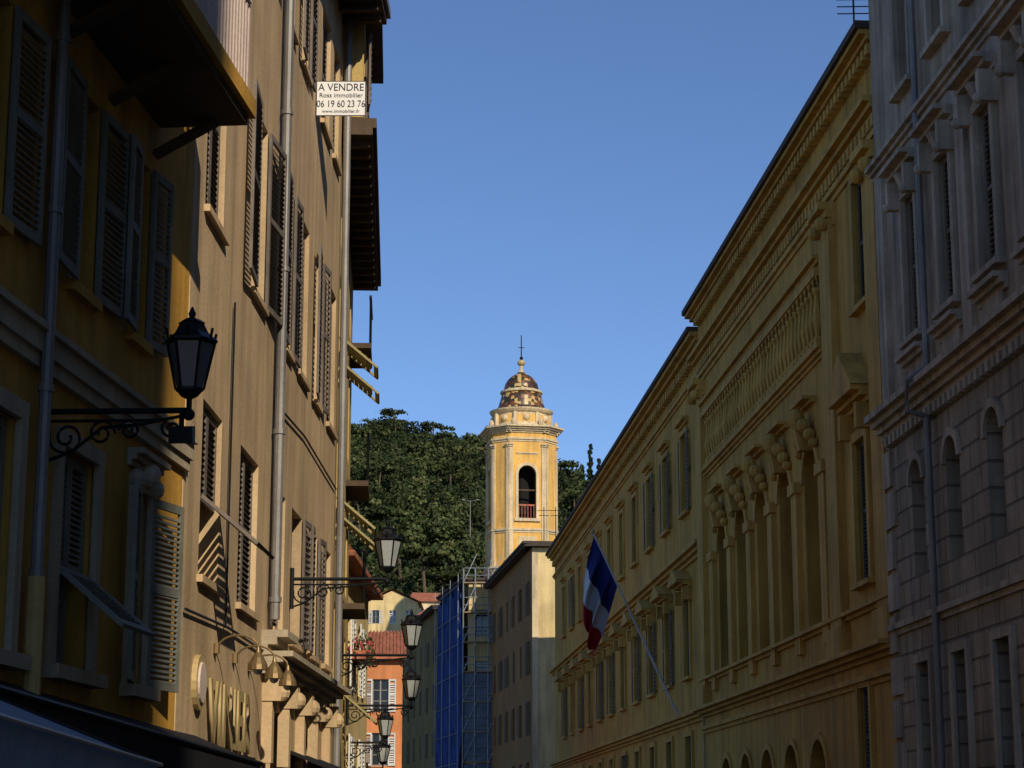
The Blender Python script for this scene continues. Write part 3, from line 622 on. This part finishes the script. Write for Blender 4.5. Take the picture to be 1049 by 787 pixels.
# ------------------------------------------------------------ bell tower
B=empty('bell_tower'); cx,cy=.95,203.2; hw,ct=3.2,1.35; rot=math.radians(10); T=M['tower']; Cm=M['cream']
base=[(-hw+ct,-hw),(hw-ct,-hw),(hw,-hw+ct),(hw,hw-ct),(hw-ct,hw),(-hw+ct,hw),(-hw,hw-ct),(-hw,-hw+ct)]
def rp(p,s=1): x,y=p[0]*s,p[1]*s; return (cx+x*math.cos(rot)-y*math.sin(rot),cy+x*math.sin(rot)+y*math.cos(rot))
walls=MB(); trim=MB(); trim2=MB()
for i in range(8):
    p0=rp(base[i]); p1=rp(base[(i+1)%8]); t=Vector((p1[0]-p0[0],p1[1]-p0[1])); L_=t.length; t.normalize()
    mid=Vector(((p0[0]+p1[0])/2-cx,(p0[1]+p1[1])/2-cy)); f=Fac(p0,t,mid); walls.f=f; trim.f=f
    main=(i%2==0); hs=[]
    if main: hs=[(L_/2-.9,L_/2+.9,31.6,36.9)]
    walls.wall(0,L_,0,40.4,hs,T,.5)
    if main:
        walls.arch(L_/2-.9,L_/2+.9,36.0,36.9,'tower',.5,ring=.28,rm='cream',out=.1)
        trim.box(L_/2-1.18,L_/2-.9,-.02,.1,31.6,36.0,Cm); trim.box(L_/2+.9,L_/2+1.18,-.02,.1,31.6,36.0,Cm)
        trim.box(L_/2-1.3,L_/2+1.3,-.02,.22,31.3,31.6,Cm)
        for k in range(6): trim.box(L_/2-.8+k*.3,L_/2-.74+k*.3,-.4,-.34,31.6,32.9,M['tile'])
        trim.box(L_/2-.9,L_/2+.9,-.42,-.32,32.9,33.05,M['tile'])
        trim.box(L_/2-.9,L_/2+.9,-.45,-.36,34.4,34.55,M['brown'])
        trim.cornice(L_/2-1.1,L_/2+1.1,38.0,38.2,.12,'cream',2)
    for a in (0,L_-.42 if main else L_-.3):
        w=.42 if main else .3
        trim.box(a+.02,a+w-.02,-.02,.14,27.6,38.6,Cm); trim.cornice(a-.02,a+w+.02,38.6,39.1,.3,'cream',3); trim.box(a,a+w,-.02,.22,26.9,27.6,Cm)
    trim.cornice(-.1,L_+.1,39.3,39.7,.18,'cream',2); trim.cornice(-.32,L_+.32,40.2,40.9,.75,'cream',4)
    trim.cornice(-.1,L_+.1,30.2,30.6,.18,'cream',2); trim.cornice(-.15,L_+.15,26.2,26.9,.4,'cream',3); trim.cornice(-.1,L_+.1,14,14.5,.3,'cream',3)
    if main: trim.box(L_/2-.9,L_/2+.9,-.02,.05,27.4,29.8,Cm)
walls.build('shaft',B); trim.build('pilasters_and_cornices',B)
mb=MB(); mb.lathe((cx,cy,0),[(2.2,28),(2.2,31.2)],M['dark'],8); mb.lathe((cx,cy,0),[(1.6,31),(1.6,40)],M['dark'],8)  # near-black cylinders paint the shade inside the hollow belfry
mb.lathe((cx,cy,0),[(.2,35.5),(.45,35.4),(.6,34.6),(.85,33.9),(.9,33.8)],M['gold'],12); mb.build('bell_and_shade_core',B)
mb=MB(); mb.lathe((cx,cy,0),[(3.35,40.9),(3.35,41.15),(2.9,41.2),(2.85,42.4),(3.05,42.5),(3.2,42.7),(3.25,42.85),(2.6,42.95),(2.4,43.0)],Cm,24)
mb.lathe((cx,cy,0),[(2.905,41.45),(2.885,42.2)],T,24)
for k in range(8):
    a=2*math.pi*k/8+rot+math.pi/8; x,y=cx+2.92*math.cos(a),cy+2.92*math.sin(a)
    mb.lathe((x,y,0),[(.26,41.2),(.26,42.4)],Cm,6); mb.ball((cx+3.55*math.cos(a),cy+3.55*math.sin(a),41.3),.26,Cm,8,1.5)
    a+=math.pi/8; mb.ball((cx+2.85*math.cos(a),cy+2.85*math.sin(a),41.85),.36,Cm,10)
mb.lathe((cx,cy,0),[(1.98,44.72),(2.15,44.78),(2.15,44.95),(1.85,45.0),(1.78,45.1)],Cm,24)
mb.build('drum',B)
mb=MB(); mb.lathe((cx,cy,0),[(2.42,42.98),(2.38,43.3),(2.22,43.8),(2.08,44.3),(1.98,44.75)],M['glazed'],24)
mb.lathe((cx,cy,0),[(1.76,45.08),(1.74,45.4),(1.62,45.8),(1.36,46.22),(1.0,46.55),(.6,46.8),(.3,46.95)],M['glazed'],24); mb.build('tiled_dome',B,True)
mb=MB(); mb.lathe((cx,cy,0),[(.3,46.9),(.42,47.0),(.3,47.1),(.16,47.2),(.16,47.7)],Cm,12); mb.ball((cx,cy,48.0),.42,M['gold'],12,.8); mb.lathe((cx,cy,0),[(.1,48.3),(.2,48.5),(.06,48.7),(.05,50.9)],M['iron'],8)
mb.tube([(cx-.3,cy,49.6),(cx+.3,cy,49.6)],.04,M['iron']); mb.build('finial',B)
mb=MB(); mb.box(cx-3.6,cx+4.5,cy+4,cy+26,0,22,M['pale']); mb.box(cx-9,cx+14,cy+4.2,cy+30,0,16,M['cream']); mb.build('nave',B)

# ------------------------------------------------------------ wooded hill
RX=[-600,-300,-120,-60,-45,-30,-20,-7,6,18,60,150,400,700]; RZ=[20,50,80,92,95,94,89,87,83,76,60,40,10,0]
def H(x,y):
    t=np.clip((y-195)/295,0,1); t=t*t*(3-2*t)*.55+t*.45
    back=np.clip((y-560)/400,0,1)
    return np.interp(x,RX,RZ)*t*(1-back)+2.5*np.sin(x*.07+y*.03)*t
nx,ny=121,71; xs=np.linspace(-600,700,nx); ys=np.linspace(195,1000,ny); XX,YY=np.meshgrid(xs,ys); ZZ=H(XX,YY)
me=bpy.data.meshes.new('hill'); V=np.stack([XX,YY,ZZ],-1).reshape(-1,3)
F=[(j*nx+i,j*nx+i+1,(j+1)*nx+i+1,(j+1)*nx+i) for j in range(ny-1) for i in range(nx-1)]
me.from_pydata(V.tolist(),[],F); me.materials.append(M['hill']); me.polygons.foreach_set('use_smooth',[True]*len(F)); ob=bpy.data.objects.new('hill',me); COL.objects.link(ob)
quads=[]; mids=[]
def crown(x,y,z,r,h,n,kind):
    k=rng.integers(9,18); u=rng.normal(size=(k,3)); u/=np.linalg.norm(u,axis=1)[:,None]; u[:,2]=np.abs(u[:,2])*1.0-.25
    cc=u*rng.uniform(.4,.9,(k,1))*np.array([r,r,h]); cc+=np.array([x,y,z])
    idx=rng.integers(0,k,n); v=rng.normal(size=(n,3)); v/=np.linalg.norm(v,axis=1)[:,None]
    cr_=rng.uniform(.2,.42,k)[idx][:,None]*r; p=cc[idx]+v*cr_*rng.uniform(.5,1.25,(n,1))*np.array([1,1,min(1,h/r)])
    s=rng.uniform(.17,.44,(n,1)); a=rng.normal(size=(n,3)); a/=np.linalg.norm(a,axis=1)[:,None]; a=a*.6+np.cross(v,a)*.8; b=np.cross(a,v+rng.normal(size=(n,3))*.5)
    b/=np.linalg.norm(b,axis=1)[:,None]+1e-6
    q=np.stack([p-a*s-b*s*.6,p+a*s-b*s*.6,p+a*s*.7+b*s*.7,p-a*s*.8+b*s*.6],1)
    quads.append(q)
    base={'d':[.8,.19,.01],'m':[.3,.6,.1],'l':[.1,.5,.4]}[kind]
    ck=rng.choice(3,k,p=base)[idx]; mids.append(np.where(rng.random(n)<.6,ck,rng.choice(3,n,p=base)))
tr=MB()
for yy in np.arange(215,515,7.2):
    for xx in np.arange(-75,60,5.2):
        x=xx+rng.uniform(-3.2,3.2); y=yy+rng.uniform(-4,4)
        if y<300 and -20<x<0 and y<265: continue
        if abs(x*480/y)>47 or x/y>.048: continue
        z=float(H(np.array(x),np.array(y))); r=rng.uniform(2.2,3.9) if rng.random()<.6 else rng.uniform(3.9,6.4); th=rng.uniform(.8,3.2)
        if y>470: r=min(r,4.5)
        pn=math.sin(x*.11+1)*math.cos(y*.045)
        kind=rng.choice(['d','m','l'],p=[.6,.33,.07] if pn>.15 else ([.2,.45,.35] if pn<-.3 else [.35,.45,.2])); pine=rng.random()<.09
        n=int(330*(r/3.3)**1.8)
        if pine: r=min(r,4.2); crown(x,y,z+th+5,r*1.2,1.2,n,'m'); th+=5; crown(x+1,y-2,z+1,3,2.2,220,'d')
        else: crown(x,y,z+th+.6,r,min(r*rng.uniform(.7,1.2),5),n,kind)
        tr.tube([(x,y,z-1),(x+rng.uniform(-.3,.3),y,z+th*.6),(x+rng.uniform(-.5,.5),y,z+th+1)],.25,M['bark'],5,.12)
# cypresses right of tower on the ridge
for x,y,n_ in ((18.6,480,11),(20.5,476,9),(16.8,484,7),(9.0,470,6)):
    z=float(H(np.array(x),np.array(y)))
    for k in range(n_): crown(x,y,z+2+k*1.4,1.35*(1-k/n_*.75),1.4,170,'d')
    tr.tube([(x,y,z-1),(x,y,z+8)],.2,M['bark'],5)
# umbrella pines low on the slope
for x,y,zt in ((-13.2,300,43),(-9.0,305,40),(-18,320,48),(-5,330,44)):
    z=float(H(np.array(x),np.array(y))); crown(x,y,zt-1.6,4.2,1.3,900,'m'); crown(x+1.5,y,zt-3,2.4,.9,350,'d')
    tr.tube([(x+.8,y,z-1),(x+.4,y,(z+zt)/2),(x,y,zt-1.5)],.32,M['bark'],6,.18)
    for a in (-1,1): tr.tube([(x+.2,y,zt-4.5),(x+a*1.8,y,zt-2)],.14,M['bark'],5,.06)
Q=np.concatenate(quads).astype(np.float32); mi=np.concatenate(mids).astype(np.int32); nq=len(Q)
me=bpy.data.meshes.new('hillside_trees'); me.vertices.add(nq*4); me.vertices.foreach_set('co',Q.reshape(-1)); me.loops.add(nq*4); me.loops.foreach_set('vertex_index',np.arange(nq*4,dtype=np.int32))
me.polygons.add(nq); me.polygons.foreach_set('loop_start',np.arange(0,nq*4,4,dtype=np.int32)); me.polygons.foreach_set('loop_total',np.full(nq,4,dtype=np.int32))
for k in ('leaf1','leaf2','leaf3'): me.materials.append(M[k])
me.polygons.foreach_set('material_index',mi); me.update(calc_edges=True); me.validate()
TB=empty('hillside_trees'); ob=bpy.data.objects.new('foliage',me); COL.objects.link(ob); ob.parent=TB; tr.build('trunks',TB)
# tall light mast on the slope
S=empty('light_mast'); mb=MB(); x,y=-7.2,350; mb.tube([(x,y,42),(x,y,57.2)],.12,M['zinc'],8,.07); mb.tube([(x-1.2,y,57.3),(x,y,57.0),(x+1.2,y,57.3)],.05,M['zinc'],6)
for q in (-1.4,1.0): mb.box(x+q,x+q+.5,y-.2,y+.2,57.22,57.38,M['zinc'])
mb.build('mast',S)

# ------------------------------------------------------------ light, sky, camera
el=math.radians(30); az=math.radians(158)
tosun=Vector((math.sin(az)*math.cos(el),math.cos(az)*math.cos(el),math.sin(el)))
sl=bpy.data.lights.new('sun','SUN'); sl.energy=3.9; sl.angle=math.radians(.5); sl.color=(1,.87,.68); so=bpy.data.objects.new('sun',sl); COL.objects.link(so); so.rotation_euler=tosun.to_track_quat('Z','Y').to_euler()
w=bpy.data.worlds.new('World'); C.scene.world=w; w.use_nodes=True; N=w.node_tree.nodes; L=w.node_tree.links
sk=N.new('ShaderNodeTexSky'); sk.sky_type='NISHITA'; sk.sun_disc=False; sk.sun_elevation=el; sk.sun_rotation=az; sk.air_density=1.0; sk.dust_density=0.0; sk.ozone_density=5; sk.altitude=2200
vm=N.new('ShaderNodeVectorMath'); vm.operation='MULTIPLY'; vm.inputs[1].default_value=(.98,.98,1.03); L.new(sk.outputs[0],vm.inputs[0]); L.new(vm.outputs[0],N['Background'].inputs[0]); N['Background'].inputs[1].default_value=.12
cd=bpy.data.cameras.new('camera'); co=bpy.data.objects.new('camera',cd); COL.objects.link(co); C.scene.camera=co
co.location=(0,0,1.6); co.rotation_euler=(math.radians(90)+math.atan(457/2100),0,0); cd.lens=2100/1049*36; cd.clip_end=6000
C.scene.view_settings.view_transform='Standard'; C.scene.view_settings.look='None'
